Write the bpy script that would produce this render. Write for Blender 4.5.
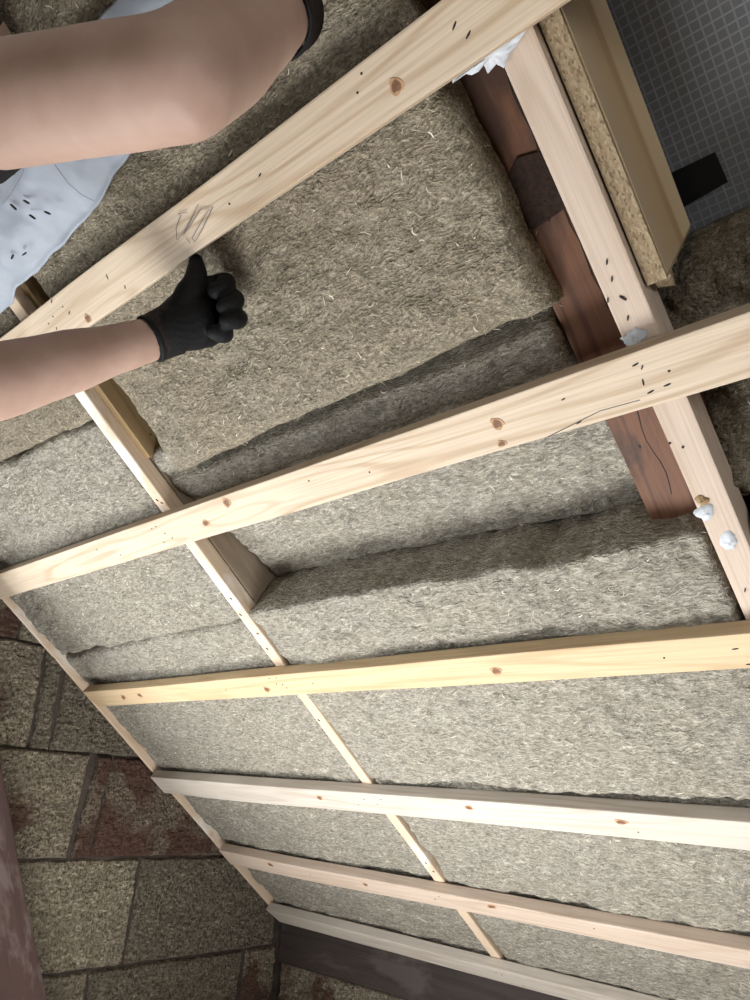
import bpy, bmesh, math, random
import numpy as np
from mathutils import Matrix, Vector

random.seed(4)
scn = bpy.context.scene
C = scn.collection
for o in list(bpy.data.objects):
    bpy.data.objects.remove(o)

# ------------------------------------------------------------------ frame of reference
ZC = 0.95                       # camera height above the attic floor
DR = 0.72                       # distance from the camera to the faces of the roof battens
PITCH = math.radians(36.397)
FPX = 724.7
CAM = np.array([0, 0, ZC])
MR = np.array([[0.74748560, 0.66136684, 0.06212233],      # camera right
               [-0.20260245, 0.31604410, -0.92685941],    # camera down
               [-0.63262748, 0.68022793, 0.37023296]])    # camera forward
cp, sp = math.cos(PITCH), math.sin(PITCH)
NV = np.array([0, -sp, -cp])                               # roof normal, into the room
# roof frame: local x along the battens (u), local y up the slope (-v), local z into the room (w)
RM = Matrix(((1, 0, 0, 0), (0, -cp, -sp, DR * sp), (0, sp, -cp, DR * cp + ZC), (0, 0, 0, 1)))

def pt(x, y, dep):              # a point at a given depth along a sight line of the camera
    return CAM + MR.T @ np.array([x - 375.0, y - 500.0, FPX]) / FPX * dep

# ------------------------------------------------------------------ camera
cd = bpy.data.cameras.new('camera'); cam = bpy.data.objects.new('camera', cd); C.objects.link(cam)
cd.sensor_fit = 'VERTICAL'; cd.sensor_height = 24.0; cd.lens = FPX / 1000 * 24.0
cd.clip_start = 0.02
r, dn, f = MR
cam.matrix_world = Matrix(((r[0], -dn[0], -f[0], 0), (r[1], -dn[1], -f[1], 0), (r[2], -dn[2], -f[2], ZC), (0, 0, 0, 1)))
scn.camera = cam

# ------------------------------------------------------------------ light
wd = bpy.data.worlds.new('world'); scn.world = wd; wd.use_nodes = True
bg = wd.node_tree.nodes['Background']
bg.inputs[0].default_value = (0.86, 0.93, 1.0, 1); bg.inputs[1].default_value = 0.42

def area(name, loc, target, sx, sy, power, col):
    l = bpy.data.lights.new(name, 'AREA'); l.shape = 'RECTANGLE'; l.size = sx; l.size_y = sy
    l.energy = power; l.color = col
    o = bpy.data.objects.new(name, l); C.objects.link(o)
    o.location = loc
    o.rotation_euler = (Vector(target) - Vector(loc)).to_track_quat('-Z', 'Y').to_euler()
    return o
# added area lamps: unseen gable window, floor hatch and end window, placed for their shading
area('added_gable_light', (-1.93, 0.14, 0.60), (-1.05, 0.95, 1.0), 0.85, 0.70, 18, (0.93, 0.97, 1.0))
area('added_hatch_light', (-0.80, 0.66, -0.10), (-0.80, 0.66, 1.2), 0.85, 0.62, 27, (0.97, 0.985, 1.0))  # invented hatch source, lights the slope from below
area('added_end_fill', (1.92, -0.35, 0.95), (-0.3, 0.5, 1.6), 0.75, 0.65, 13, (0.95, 0.98, 1.0))  # added fill for the right bay and the chipboard face

vs = scn.view_settings
scn.display_settings.display_device = 'sRGB'
vs.view_transform = 'Standard'; vs.look = 'None'; vs.gamma = 1.0; vs.use_curve_mapping = False
vs.exposure = 0.40

# ------------------------------------------------------------------ numpy noise
def _hash(ix, iy, iz, seed):
    h = (ix * 374761393 + iy * 668265263 + iz * 1274126177 + seed * 974634777) & 0xFFFFFFFF
    h = ((h ^ (h >> 13)) * 1274126177) & 0xFFFFFFFF
    h = ((h ^ (h >> 16)) * 2246822519) & 0xFFFFFFFF
    return ((h ^ (h >> 15)) & 0xFFFFFF) / float(0xFFFFFF)
def vnoise(x, y, z=0.0, seed=0):
    x, y, z = np.broadcast_arrays(np.asarray(x, float), np.asarray(y, float), np.asarray(z, float))
    ix, iy, iz = [np.floor(a).astype(np.int64) for a in (x, y, z)]
    fx, fy, fz = x - ix, y - iy, z - iz
    fx, fy, fz = [a * a * (3 - 2 * a) for a in (fx, fy, fz)]
    out = 0
    for dx in (0, 1):
        for dy in (0, 1):
            for dz in (0, 1):
                wgt = (fx if dx else 1 - fx) * (fy if dy else 1 - fy) * (fz if dz else 1 - fz)
                out = out + wgt * _hash(ix + dx, iy + dy, iz + dz, seed)
    return out * 2 - 1
def fbm(x, y, z=0.0, seed=0, octv=3):
    s = 0; a = 1.0; k = 1.0
    for i in range(octv):
        s = s + a * vnoise(np.asarray(x) * k, np.asarray(y) * k, np.asarray(z) * k, seed + i * 17)
        a *= 0.5; k *= 2.03
    return s

# ------------------------------------------------------------------ object helpers
def link(name, me, mat=None, parent=None, mw=None, smooth=False):
    o = bpy.data.objects.new(name, me); C.objects.link(o)
    if mat is not None and len(me.materials) == 0: me.materials.append(mat)
    if mw is not None: o.matrix_world = mw
    if parent is not None:
        o.parent = parent
        o.matrix_parent_inverse = PW(parent).inverted()
    if smooth:
        me.polygons.foreach_set('use_smooth', [True] * len(me.polygons))
    WM[o.name] = mw.copy() if mw is not None else Matrix()
    return o
WM = {}
def PW(o): return WM.get(o.name, Matrix())
def tag(o, label=None, cat=None, group=None, kind=None):
    if label: o['label'] = label
    if cat: o['category'] = cat
    if group: o['group'] = group
    if kind: o['kind'] = kind
    return o
def mesh(name, verts, faces):
    me = bpy.data.meshes.new(name)
    if isinstance(verts, np.ndarray): verts = verts.tolist()
    if isinstance(faces, np.ndarray): faces = faces.tolist()
    me.from_pydata(verts, [], faces); me.update()
    return me
def roofmat(u, v, w, rz=0.0):
    return RM @ Matrix.Translation((u, -v, w)) @ Matrix.Rotation(rz, 4, 'Z')
def box_bm(sx, sy, sz, bev=0.0015, cuts=0, seg=1):
    bm = bmesh.new()
    bmesh.ops.create_cube(bm, size=1.0)
    bmesh.ops.scale(bm, vec=(sx, sy, sz), verts=bm.verts)
    if cuts:
        es = [e for e in bm.edges if abs((e.verts[0].co - e.verts[1].co).x) > 0.5 * sx]
        bmesh.ops.subdivide_edges(bm, edges=es, cuts=cuts, use_grid_fill=True)
    if bev:
        es = [e for e in bm.edges if len(e.link_faces) == 2 and e.calc_face_angle(0) > 0.5]
        bmesh.ops.bevel(bm, geom=es, offset=bev, segments=seg, affect='EDGES', profile=0.6)
    return bm
def bm_mesh(name, bm):
    me = bpy.data.meshes.new(name); bm.to_mesh(me); bm.free(); return me

# ------------------------------------------------------------------ material helpers
class NT:
    def __init__(s, name):
        s.m = bpy.data.materials.new(name); s.m.use_nodes = True
        s.t = s.m.node_tree; s.b = s.t.nodes['Principled BSDF']
        s.L = s.t.links.new
    def n(s, typ, **kw):
        nd = s.t.nodes.new(typ)
        for k, v in kw.items():
            if k in nd.inputs: nd.inputs[k].default_value = v
            else: setattr(nd, k, v)
        return nd
    def coords(s, scale=(1, 1, 1), rot=(0, 0, 0), loc=(0, 0, 0), kind='Object'):
        tc = s.n('ShaderNodeTexCoord'); mp = s.n('ShaderNodeMapping')
        mp.inputs['Scale'].default_value = scale; mp.inputs['Rotation'].default_value = rot; mp.inputs['Location'].default_value = loc
        s.L(tc.outputs[kind], mp.inputs['Vector']); return mp.outputs[0]
    def noise(s, vec, scale, detail=3, rough=0.55, dist=0.0):
        nd = s.n('ShaderNodeTexNoise', Scale=scale, Detail=detail, Roughness=rough, Distortion=dist)
        s.L(vec, nd.inputs['Vector']); return nd.outputs[0]
    def ramp(s, val, stops, interp='LINEAR'):
        nd = s.n('ShaderNodeValToRGB'); cr = nd.color_ramp; cr.interpolation = interp
        while len(cr.elements) < len(stops): cr.elements.new(0.5)
        for e, (p, c) in zip(cr.elements, stops):
            e.position = p; e.color = (c, c, c, 1) if isinstance(c, (int, float)) else (*c, 1)
        s.L(val, nd.inputs[0]); return nd.outputs[0]
    def mix(s, fac, a, b, blend='MIX'):
        nd = s.n('ShaderNodeMix', data_type='RGBA', blend_type=blend)
        for k, v in ((0, fac), (6, a), (7, b)):
            if hasattr(v, 'links') or hasattr(v, 'is_linked'): s.L(v, nd.inputs[k])
            elif isinstance(v, (int, float)): nd.inputs[k].default_value = v if k == 0 else (v, v, v, 1)
            else: nd.inputs[k].default_value = (*v, 1)
        return nd.outputs[2]
    def math(s, op, a, b=0.0):
        nd = s.n('ShaderNodeMath', operation=op)
        for k, v in ((0, a), (1, b)):
            if isinstance(v, (int, float)): nd.inputs[k].default_value = v
            else: s.L(v, nd.inputs[k])
        return nd.outputs[0]
    def bump(s, h, strength, dist, prev=None):
        nd = s.n('ShaderNodeBump', Strength=strength, Distance=dist)
        s.L(h, nd.inputs['Height'])
        if prev is not None: s.L(prev, nd.inputs['Normal'])
        return nd.outputs[0]
    def out(s, col, rough=0.7, nrm=None, spec=0.3):
        if isinstance(col, tuple): s.b.inputs['Base Color'].default_value = (*col, 1)
        else: s.L(col, s.b.inputs['Base Color'])
        if isinstance(rough, (int, float)): s.b.inputs['Roughness'].default_value = rough
        else: s.L(rough, s.b.inputs['Roughness'])
        s.b.inputs['Specular IOR Level'].default_value = spec
        if nrm is not None: s.L(nrm, s.b.inputs['Normal'])
        return s.m

def wood(name, light, dark, ring=11.0, contrast=0.5, stain=None, rough=0.62, seed=0.0, grey=0.0):
    m = NT(name)
    v = m.coords((1.1, 9.0, 9.0), loc=(seed, seed * 0.7, seed * 1.3))
    base = m.noise(v, 1.0, 2, 0.45, 0.25)
    ph = m.math('MULTIPLY', base, ring * 6.283)
    sn = m.math('SINE', ph)
    g = m.ramp(sn, [(0.0, 0.0), (0.55, 0.25), (0.95, 1.0)])
    fine = m.noise(m.coords((6, 340, 340), loc=(seed, 0, 0)), 1.0, 2, 0.6)
    col = m.mix(m.math('MULTIPLY', g, contrast), light, dark)
    col = m.mix(m.ramp(fine, [(0.35, 0.0), (0.75, 0.45)]), col, tuple(c * 0.72 for c in dark))
    pat = m.noise(m.coords((2.2, 7, 7), loc=(seed * 2, 3, 1)), 1.0, 3, 0.55)
    col = m.mix(m.ramp(pat, [(0.45, 0.0), (0.7, 0.5)]), col, tuple(min(1, a * 1.12 + grey) for a in light))
    if stain:
        st = m.noise(m.coords((3.0, 9, 9), loc=(seed * 3, 9, 5)), 1.0, 5, 0.62, 0.4)
        col = m.mix(m.ramp(st, [(0.52, 0.0), (0.6, 0.85)]), col, stain)
    nb = m.bump(fine, 0.25, 0.0006)
    return m.out(col, rough, nb, 0.25)

def plain(name, col, rough=0.7, var=0.25, scale=30.0, bump=0.0, bd=0.001, spec=0.3):
    m = NT(name)
    nz = m.noise(m.coords(), scale, 4, 0.6)
    c = m.mix(m.ramp(nz, [(0.3, 0.0), (0.7, 1.0)]), tuple(a * (1 - var) for a in col), tuple(min(1, a * (1 + var)) for a in col))
    return m.out(c, rough, m.bump(nz, bump, bd) if bump else None, spec)

def wool_mat(name, base, seed=0.0, comb=1.0):
    m = NT(name)
    warp = m.n('ShaderNodeTexNoise', Scale=22.0, Detail=2.0)
    co = m.coords(loc=(seed, seed, 0)); m.L(co, warp.inputs['Vector'])
    def streak(rot, sc, k):
        nd = m.n('ShaderNodeVectorMath', operation='MULTIPLY_ADD'); m.L(warp.outputs['Color'], nd.inputs[0])
        nd.inputs[1].default_value = (k, k, k); m.L(co, nd.inputs[2])
        mp = m.n('ShaderNodeMapping'); mp.inputs['Rotation'].default_value = (0, 0, rot); mp.inputs['Scale'].default_value = sc
        m.L(nd.outputs[0], mp.inputs['Vector'])
        return m.noise(mp.outputs[0], 1.0, 2, 0.55)
    s1 = streak(0.15, (75 * comb, 330, 200), 0.035)
    s2 = streak(0.15 + 1.0 * comb, (90 * comb, 360, 200), 0.035)
    s3 = streak(0.15 - 0.95 * comb, (80 * comb, 300, 200), 0.03)
    mx = m.math('MAXIMUM', m.math('MAXIMUM', s1, s2), s3)
    mn = m.math('MINIMUM', m.math('MINIMUM', s1, s2), s3)
    clump = m.noise(co, 48.0, 4, 0.62)
    big = m.noise(co, 7.0, 3, 0.5)
    d = tuple(c * 0.42 for c in base); l = tuple(min(1, c * 1.75) for c in base)
    col = m.mix(m.ramp(clump, [(0.3, 0.0), (0.68, 1.0)]), tuple(c * 0.72 for c in base), tuple(c * 1.16 for c in base))
    col = m.mix(m.ramp(big, [(0.3, 0.0), (0.7, 0.35)]), col, (base[0] * 0.93, base[1] * 0.84, base[2] * 0.68))
    gr = m.noise(co, 420.0, 2, 0.7); gr2 = m.noise(m.coords((comb ** 0.8, 1, 1), rot=(0, 0, 0.1), loc=(seed, 0, 0)), 170.0, 3, 0.65)
    col = m.mix(m.ramp(gr, [(0.36, 0.75), (0.52, 0.0)]), col, d)
    col = m.mix(m.ramp(gr2, [(0.36, 0.8), (0.48, 0.0)]), col, d)
    col = m.mix(m.ramp(gr2, [(0.58, 0.0), (0.70, 0.5)]), col, l)
    col = m.mix(m.ramp(mn, [(0.24, 0.8), (0.40, 0.0)]), col, d)
    col = m.mix(m.ramp(mx, [(0.60, 0.0), (0.74, 0.75)]), col, l)
    h = m.math('ADD', m.math('ADD', m.math('MULTIPLY', mx, 0.5), m.math('MULTIPLY', gr2, 0.9)), m.math('ADD', m.math('MULTIPLY', mn, 0.7), clump))
    return m.out(col, 0.95, m.bump(h, 0.9, 0.006), 0.08)

def fibre_mat(name, stops):
    m = NT(name)
    g = m.n('ShaderNodeNewGeometry')
    return m.out(m.ramp(g.outputs['Random Per Island'], stops), 0.85, None, 0.15)

WOOL = wool_mat('stone_wool', (0.275, 0.238, 0.178))
WOOL_B = wool_mat('stone_wool_grey', (0.325, 0.30, 0.25), 3.1, 0.5)
WOOL_C = wool_mat('stone_wool_brown', (0.23, 0.20, 0.15), 7.7)
FIB = fibre_mat('wool_fibre', [(0.0, (0.15, 0.12, 0.08)), (0.35, (0.30, 0.26, 0.19)), (0.8, (0.42, 0.37, 0.28)), (0.92, (0.66, 0.60, 0.46))])
STRAW = fibre_mat('straw_fleck', [(0.0, (0.50, 0.43, 0.30)), (1.0, (0.78, 0.72, 0.58))])
W_PALE = wood('pale_spruce', (0.59, 0.48, 0.36), (0.40, 0.28, 0.17), 10, 0.6, seed=1.0)
W_WARM = wood('warm_pine', (0.57, 0.43, 0.265), (0.41, 0.265, 0.135), 9, 0.45, seed=4.0)
W_WHITE = wood('whitish_spruce', (0.51, 0.455, 0.39), (0.37, 0.295, 0.225), 8, 0.4, seed=9.0)
W_PINK = wood('pinkish_spruce', (0.53, 0.425, 0.34), (0.38, 0.265, 0.18), 8, 0.4, seed=12.0)
W_STRIP = wood('strip_spruce', (0.62, 0.48, 0.35), (0.42, 0.29, 0.18), 7, 0.4, stain=(0.72, 0.66, 0.58), seed=15.0)
W_OLD = wood('old_red_rafter', (0.15, 0.068, 0.036), (0.07, 0.030, 0.017), 9, 0.8, stain=(0.045, 0.024, 0.017), rough=0.6, seed=20.0)
W_GREYB = wood('grey_brown_rafter', (0.30, 0.235, 0.17), (0.21, 0.155, 0.105), 6, 0.4, rough=0.7, seed=24.0)
W_PLANK = wood('brown_plank', (0.36, 0.25, 0.13), (0.24, 0.15, 0.07), 7, 0.5, rough=0.65, seed=28.0)
W_DARK = wood('sooty_beam', (0.05, 0.038, 0.032), (0.025, 0.02, 0.017), 6, 0.5, stain=(0.075, 0.06, 0.052), rough=0.8, seed=33.0)
W_BRACE = wood('red_brown_brace', (0.065, 0.037, 0.031), (0.04, 0.024, 0.021), 5, 0.5, stain=(0.12, 0.088, 0.08), rough=0.8, seed=37.0)
M_FOIL = plain('white_membrane', (0.27, 0.295, 0.335), 0.5, 0.06, 18, 0.25, 0.004, 0.35)
M_FILL = plain('white_filler', (0.52, 0.54, 0.57), 0.6, 0.1, 60, 0.5, 0.003)
M_BLACK = plain('black_marks', (0.025, 0.02, 0.017), 0.8, 0.2, 60)
M_PENCIL = plain('pencil', (0.12, 0.11, 0.12), 0.6, 0.1, 60)
M_TAPE = plain('black_tape', (0.008, 0.008, 0.009), 0.55, 0.1, 40)
M_KNOTD = plain('knot_brown', (0.17, 0.085, 0.045), 0.6, 0.3, 140)
M_DAMP = plain('damp_stain', (0.03, 0.018, 0.013), 0.75, 0.35, 160, 0.5, 0.002, 0.1)
M_KNOTL = plain('knot_ring', (0.40, 0.24, 0.13), 0.65, 0.25, 120)

# ------------------------------------------------------------------ the setting
def underlay_mat():
    m = NT('grid_underlay')
    tc = m.n('ShaderNodeTexCoord')
    sx = m.n('ShaderNodeSeparateXYZ'); m.L(tc.outputs['Object'], sx.inputs[0])
    def line(o):
        a = m.math('FRACT', m.math('MULTIPLY', o, 1 / 0.0105))
        return m.ramp(m.math('ABSOLUTE', m.math('SUBTRACT', a, 0.5)), [(0.38, 0.0), (0.45, 1.0)])
    g = m.math('MAXIMUM', line(sx.outputs[0]), line(sx.outputs[1]))
    nz = m.noise(m.coords(), 9, 3, 0.6)
    base = m.mix(nz, (0.125, 0.13, 0.137), (0.20, 0.205, 0.212))
    return m.out(m.mix(m.math('MULTIPLY', g, 0.8), base, (0.27, 0.28, 0.29)), 0.45, m.bump(g, 0.3, 0.0008), 0.4)
XG = -1.955                      # inner face of the gable wall
def roof_grid(u0, u1, v0, v1, w, nu, nv, amp, seed):
    us, vs_ = np.linspace(u0, u1, nu), np.linspace(v0, v1, nv)
    Ug, Vg = np.meshgrid(us, vs_)
    Wg = w + amp * fbm(Ug * 4, Vg * 4, seed, 3, 2)
    P = np.stack([Ug, -Vg, Wg], -1).reshape(-1, 3)
    i = np.arange(nu * nv).reshape(nv, nu)
    F = np.stack([i[:-1, :-1], i[1:, :-1], i[1:, 1:], i[:-1, 1:]], -1).reshape(-1, 4)
    return P, F
P, F = roof_grid(XG - 0.25, 1.9, -0.95, 1.95, -0.255, 120, 90, 0.004, 5)
ceil = link('ceiling', mesh('ceiling', P, F), underlay_mat(), mw=RM.copy(), smooth=True)
tag(ceil, 'dark grey grid-reinforced roof underlay behind the rafters', kind='structure')

def floor_mat():
    m = NT('dusty_boards')
    nz = m.noise(m.coords((1, 12, 1)), 3.0, 4, 0.6)
    return m.out(m.mix(nz, (0.26, 0.21, 0.15), (0.40, 0.33, 0.25)), 0.8)
def boxes_mesh(name, quads):
    bm = bmesh.new()
    for (x0, y0, z0, x1, y1, z1) in quads:
        mm = bmesh.ops.create_cube(bm, size=1)['verts']
        bmesh.ops.scale(bm, vec=(x1 - x0, y1 - y0, z1 - z0), verts=mm)
        bmesh.ops.translate(bm, vec=((x0 + x1) / 2, (y0 + y1) / 2, (z0 + z1) / 2), verts=mm)
    return bm_mesh(name, bm)
HX0, HX1, HY0, HY1 = -1.25, -0.35, 0.32, 1.00      # made-up floor opening for the added lamp below
fl = link('floor', boxes_mesh('floor', [(-2.2, HY1, -0.2, 2.1, 2.0, 0), (-2.2, -2.5, -0.2, 2.1, HY0, 0), (-2.2, HY0, -0.2, HX0, HY1, 0), (HX1, HY0, -0.2, 2.1, HY1, 0)]), floor_mat())
tag(fl, 'dusty attic floor boards', kind='structure')

M_BOARD = plain('bare_board', (0.48, 0.43, 0.36), 0.85, 0.15, 6)
o = link('wall_right', boxes_mesh('wall_right', [(1.95, 0.05, 0.0, 2.1, 2.0, 2.3), (1.95, -2.5, 0.0, 2.1, -0.75, 2.3), (1.95, -0.75, 0.0, 2.1, 0.05, 0.6), (1.95, -0.75, 1.3, 2.1, 0.05, 2.3)]), M_BOARD); tag(o, 'far end wall of the attic', kind='structure')
o = link('wall_front', boxes_mesh('wall_front', [(-2.2, -2.5, 0.0, 2.1, -2.4, 0.75)]), M_BOARD); tag(o, 'low wall under the opposite roof slope', kind='structure')
o = link('ceiling', mesh('ceiling', [(-2.2, -0.30, 2.12), (2.1, -0.30, 2.12), (2.1, -2.45, 0.60), (-2.2, -2.45, 0.60), (-2.2, -0.30, 2.17), (2.1, -0.30, 2.17), (2.1, -2.45, 0.65), (-2.2, -2.45, 0.65)],
         [(0, 1, 2, 3), (7, 6, 5, 4), (0, 4, 5, 1), (1, 5, 6, 2), (2, 6, 7, 3), (3, 7, 4, 0)]), M_BOARD); tag(o, 'opposite roof slope behind the camera', kind='structure')

def wall_base(name, quads, label):
    bm = bmesh.new()
    for (x0, y0, z0, x1, y1, z1) in quads:
        mm = bmesh.ops.create_cube(bm, size=1)['verts']
        bmesh.ops.scale(bm, vec=(x1 - x0, y1 - y0, z1 - z0), verts=mm)
        bmesh.ops.translate(bm, vec=((x0 + x1) / 2, (y0 + y1) / 2, (z0 + z1) / 2), verts=mm)
    o = link(name, bm_mesh(name, bm), M_MORT); tag(o, label, kind='structure'); return o
M_MORT = plain('dark_mortar', (0.055, 0.042, 0.034), 0.9, 0.4, 25, 0.8, 0.01)
def block_mat(name, base, red=0.0, ro=(0, 0, 0)):
    m = NT(name)
    co = m.coords(loc=ro)
    vo = m.n('ShaderNodeTexVoronoi', Scale=185.0, Randomness=1.0); m.L(m.coords((1, 0.55, 1.3), rot=(0.6, 0.3, 0.5)), vo.inputs['Vector'])
    vo2 = m.n('ShaderNodeTexVoronoi', Scale=300.0); m.L(m.coords((1.3, 1.2, 0.5), rot=(-0.9, 0.2, 0.1)), vo2.inputs['Vector'])
    chip = m.n('ShaderNodeSeparateColor'); m.L(vo.outputs['Color'], chip.inputs[0])
    chip2 = m.n('ShaderNodeSeparateColor'); m.L(vo2.outputs['Color'], chip2.inputs[0])
    c = m.ramp(chip.outputs[0], [(0.0, tuple(a * 0.18 for a in base)), (0.3, tuple(a * 0.7 for a in base)), (0.75, base), (0.9, tuple(min(1, a * 1.3) for a in base)), (1.0, tuple(min(1, a * 2.4) for a in base))])
    c2 = m.ramp(chip2.outputs[0], [(0.0, tuple(a * 0.4 for a in base)), (0.6, base), (1.0, tuple(min(1, a * 1.5) for a in base))])
    col = m.mix(0.36, c, c2)
    pit = m.noise(m.coords((1, 1.2, 0.8), loc=ro), 150, 3, 0.7)
    col = m.mix(m.ramp(pit, [(0.36, 0.9), (0.48, 0.0)]), col, tuple(a * 0.14 for a in base))
    col = m.mix(m.ramp(pit, [(0.56, 0.0), (0.68, 0.7)]), col, tuple(min(1, a * 1.9) for a in base))
    big = m.noise(co, 9, 4, 0.6)
    col = m.mix(m.ramp(big, [(0.35, 0.0), (0.7, 0.45)]), col, tuple(a * 0.62 for a in base))
    if red:
        rn = m.noise(m.coords((1, 1, 1), loc=tuple(a + 2.3 for a in ro)), 5.5, 4, 0.6, 0.3)
        rd = m.ramp(rn, [(0.56 - red * 0.2, 0.0), (0.63 - red * 0.2, 0.9)])
        col = m.mix(rd, col, m.mix(chip.outputs[1], (0.07, 0.037, 0.028), (0.16, 0.09, 0.066)))
    h = m.math('ADD', chip.outputs[1], m.math('ADD', m.math('MULTIPLY', chip2.outputs[1], 0.8), m.math('MULTIPLY', m.noise(m.coords(), 150, 4, 0.75), 2.0)))
    return m.out(col, 0.95, m.bump(h, 1.0, 0.0055), 0.1)
B_TAN = block_mat('woodchip_block', (0.33, 0.28, 0.205), 0.12)
B_DRK = block_mat('woodchip_block_dark', (0.235, 0.20, 0.15), 0.0, (3, 1, 7))
B_PAL = block_mat('woodchip_block_pale', (0.38, 0.33, 0.24), 0.0, (1, 5, 2))
B_RED = block_mat('woodchip_block_red', (0.24, 0.19, 0.14), 0.62, (7, 2, 4))

def block(parent, name, axis, face, a0, a1, z0, z1, mat, fine, seed, proud=0.0, sh=(0, 0)):
    """axis 'x': wall facing +x, a is y; axis 'y': wall facing -y, a is x. sh: sideways shift at the bottom and the top."""
    st = 0.0042 if fine else 0.05
    na, nz = max(3, int((a1 - a0) / st)), max(3, int((z1 - z0) / st))
    A, Z = np.meshgrid(np.linspace(0, 1, na), np.linspace(0, 1, nz))
    g = 0.001
    ea = np.minimum(A, 1 - A) * (a1 - a0); ez = np.minimum(Z, 1 - Z) * (z1 - z0)
    e = np.minimum(ea, ez)
    a = a0 + g + A * (a1 - a0 - 2 * g) + sh[0] + (sh[1] - sh[0]) * Z
    z = z0 + g + Z * (z1 - z0 - 2 * g)
    am = 1.0 if fine else 0.0
    a = a + am * 0.002 * fbm(A * 7, Z * 7, seed, 11, 3) * (ea < 0.02)
    z = z + am * 0.002 * fbm(A * 9, Z * 5, seed, 23, 3) * (ez < 0.02)
    d = proud + am * (0.0034 * vnoise(a * 95 + 2 * vnoise(a * 40, z * 40, 1, 5), z * 120, seed, 31) + 0.002 * vnoise(a * 190, z * 190, seed, 33) + 0.003 * fbm(a * 14, z * 14, seed, 37, 2))
    d = d - 0.010 * np.clip(1 - e / 0.007, 0, 1) ** 2
    pts = np.stack([d, a - (a0 + a1) / 2, z - (z0 + z1) / 2], -1).reshape(-1, 3)
    i = np.arange(na * nz).reshape(nz, na)
    F = np.stack([i[:-1, :-1], i[:-1, 1:], i[1:, 1:], i[1:, :-1]], -1).reshape(-1, 4).tolist()
    loop = np.concatenate([i[0, :], i[1:, -1], i[-1, -2::-1], i[-2:0:-1, 0]])
    back = pts[loop].copy(); back[:, 0] = -0.035
    n0 = len(pts); k = len(loop); pts = np.concatenate([pts, back])
    for j in range(k):
        F.append((int(loop[j]), n0 + j, n0 + (j + 1) % k, int(loop[(j + 1) % k])))
    F.append(tuple(n0 + j for j in range(k))[::-1])
    if axis == 'x':
        mw = Matrix.Translation((face, (a0 + a1) / 2, (z0 + z1) / 2))
    else:   # local x -> -y, local y -> x, local z -> z
        mw = Matrix(((0, 1, 0, (a0 + a1) / 2), (-1, 0, 0, face), (0, 0, 1, (z0 + z1) / 2), (0, 0, 0, 1)))
    return link(name, mesh(name, pts, F), mat, parent, mw)

WY0, WY1, WZ0, WZ1 = -0.32, 0.60, 0.225, 0.995       # opening of the added low gable window
gx = XG - 0.014
wl = wall_base('wall_left', [(gx - 0.2, WY1, -0.0, gx, 2.0, 1.62), (gx - 0.2, -2.4, 0.0, gx, WY0, 1.62),
                             (gx - 0.2, WY0, 0.0, gx, WY1, WZ0), (gx - 0.2, WY0, WZ1, gx, WY1, 1.95)],
               'gable wall of rough woodchip concrete blocks with reddish mortar stains')
courses = [(1.254, 1.51), (0.993, 1.250), (0.736, 0.989), (0.478, 0.732), (0.222, 0.474), (-0.0, 0.218)]
vis = {
    0: [(0.28, 0.78, B_RED, 0), (0.785, 1.28, B_TAN, 0)],
    1: [(0.47, 0.872, B_TAN, 1), (0.877, 0.926, B_DRK, 1), (0.931, 1.43, B_DRK, 1)],
    2: [(0.56, 1.047, B_TAN, 1), (1.056, 1.102, B_RED, 1), (1.111, 1.60, B_RED, 1)],
    3: [(0.75, 1.250, B_PAL, 1), (1.258, 1.775, B_DRK, 1)],
    4: [(0.66, 1.155, B_TAN, 1), (1.162, 1.655, B_DRK, 1), (1.672, 1.79, B_TAN, 1)],
    5: [(0.80, 1.295, B_TAN, 0), (1.30, 1.79, B_DRK, 0)],
}
sd = 0
tilt = {(1, 0): (0, -0.012), (1, 1): (0, -0.012), (1, 2): (0.0, 0.0), (2, 0): (-0.012, 0.0), (2, 1): (-0.01, 0.012), (2, 2): (-0.012, 0.006)}
for ci, (z0, z1) in enumerate(courses):
    for bi, (y0, y1, mt, fine) in enumerate(vis[ci]):
        sd += 1
        block(wl, 'block', 'x', XG, y0, y1, z0, z1, mt, True, sd, random.uniform(-0.004, 0.003), tilt.get((ci, bi), (0, 0)))
    y1 = vis[ci][0][0] - 0.008
    while y1 > -2.3:
        y0 = y1 - 0.495
        segs = [(y0, y1)]
        if z1 > WZ0 + 0.02 and z0 < WZ1 - 0.02 and y1 > WY0 and y0 < WY1:
            segs = [(a, b) for a, b in ((y0, WY0 - 0.01), (WY1 + 0.01, y1)) if b - a > 0.03]
        for a, b in segs:
            sd += 1
            block(wl, 'block', 'x', XG, a, b, z0, z1, random.choice((B_TAN, B_DRK, B_PAL)), False, sd)
        y1 = y0 - 0.008

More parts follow.
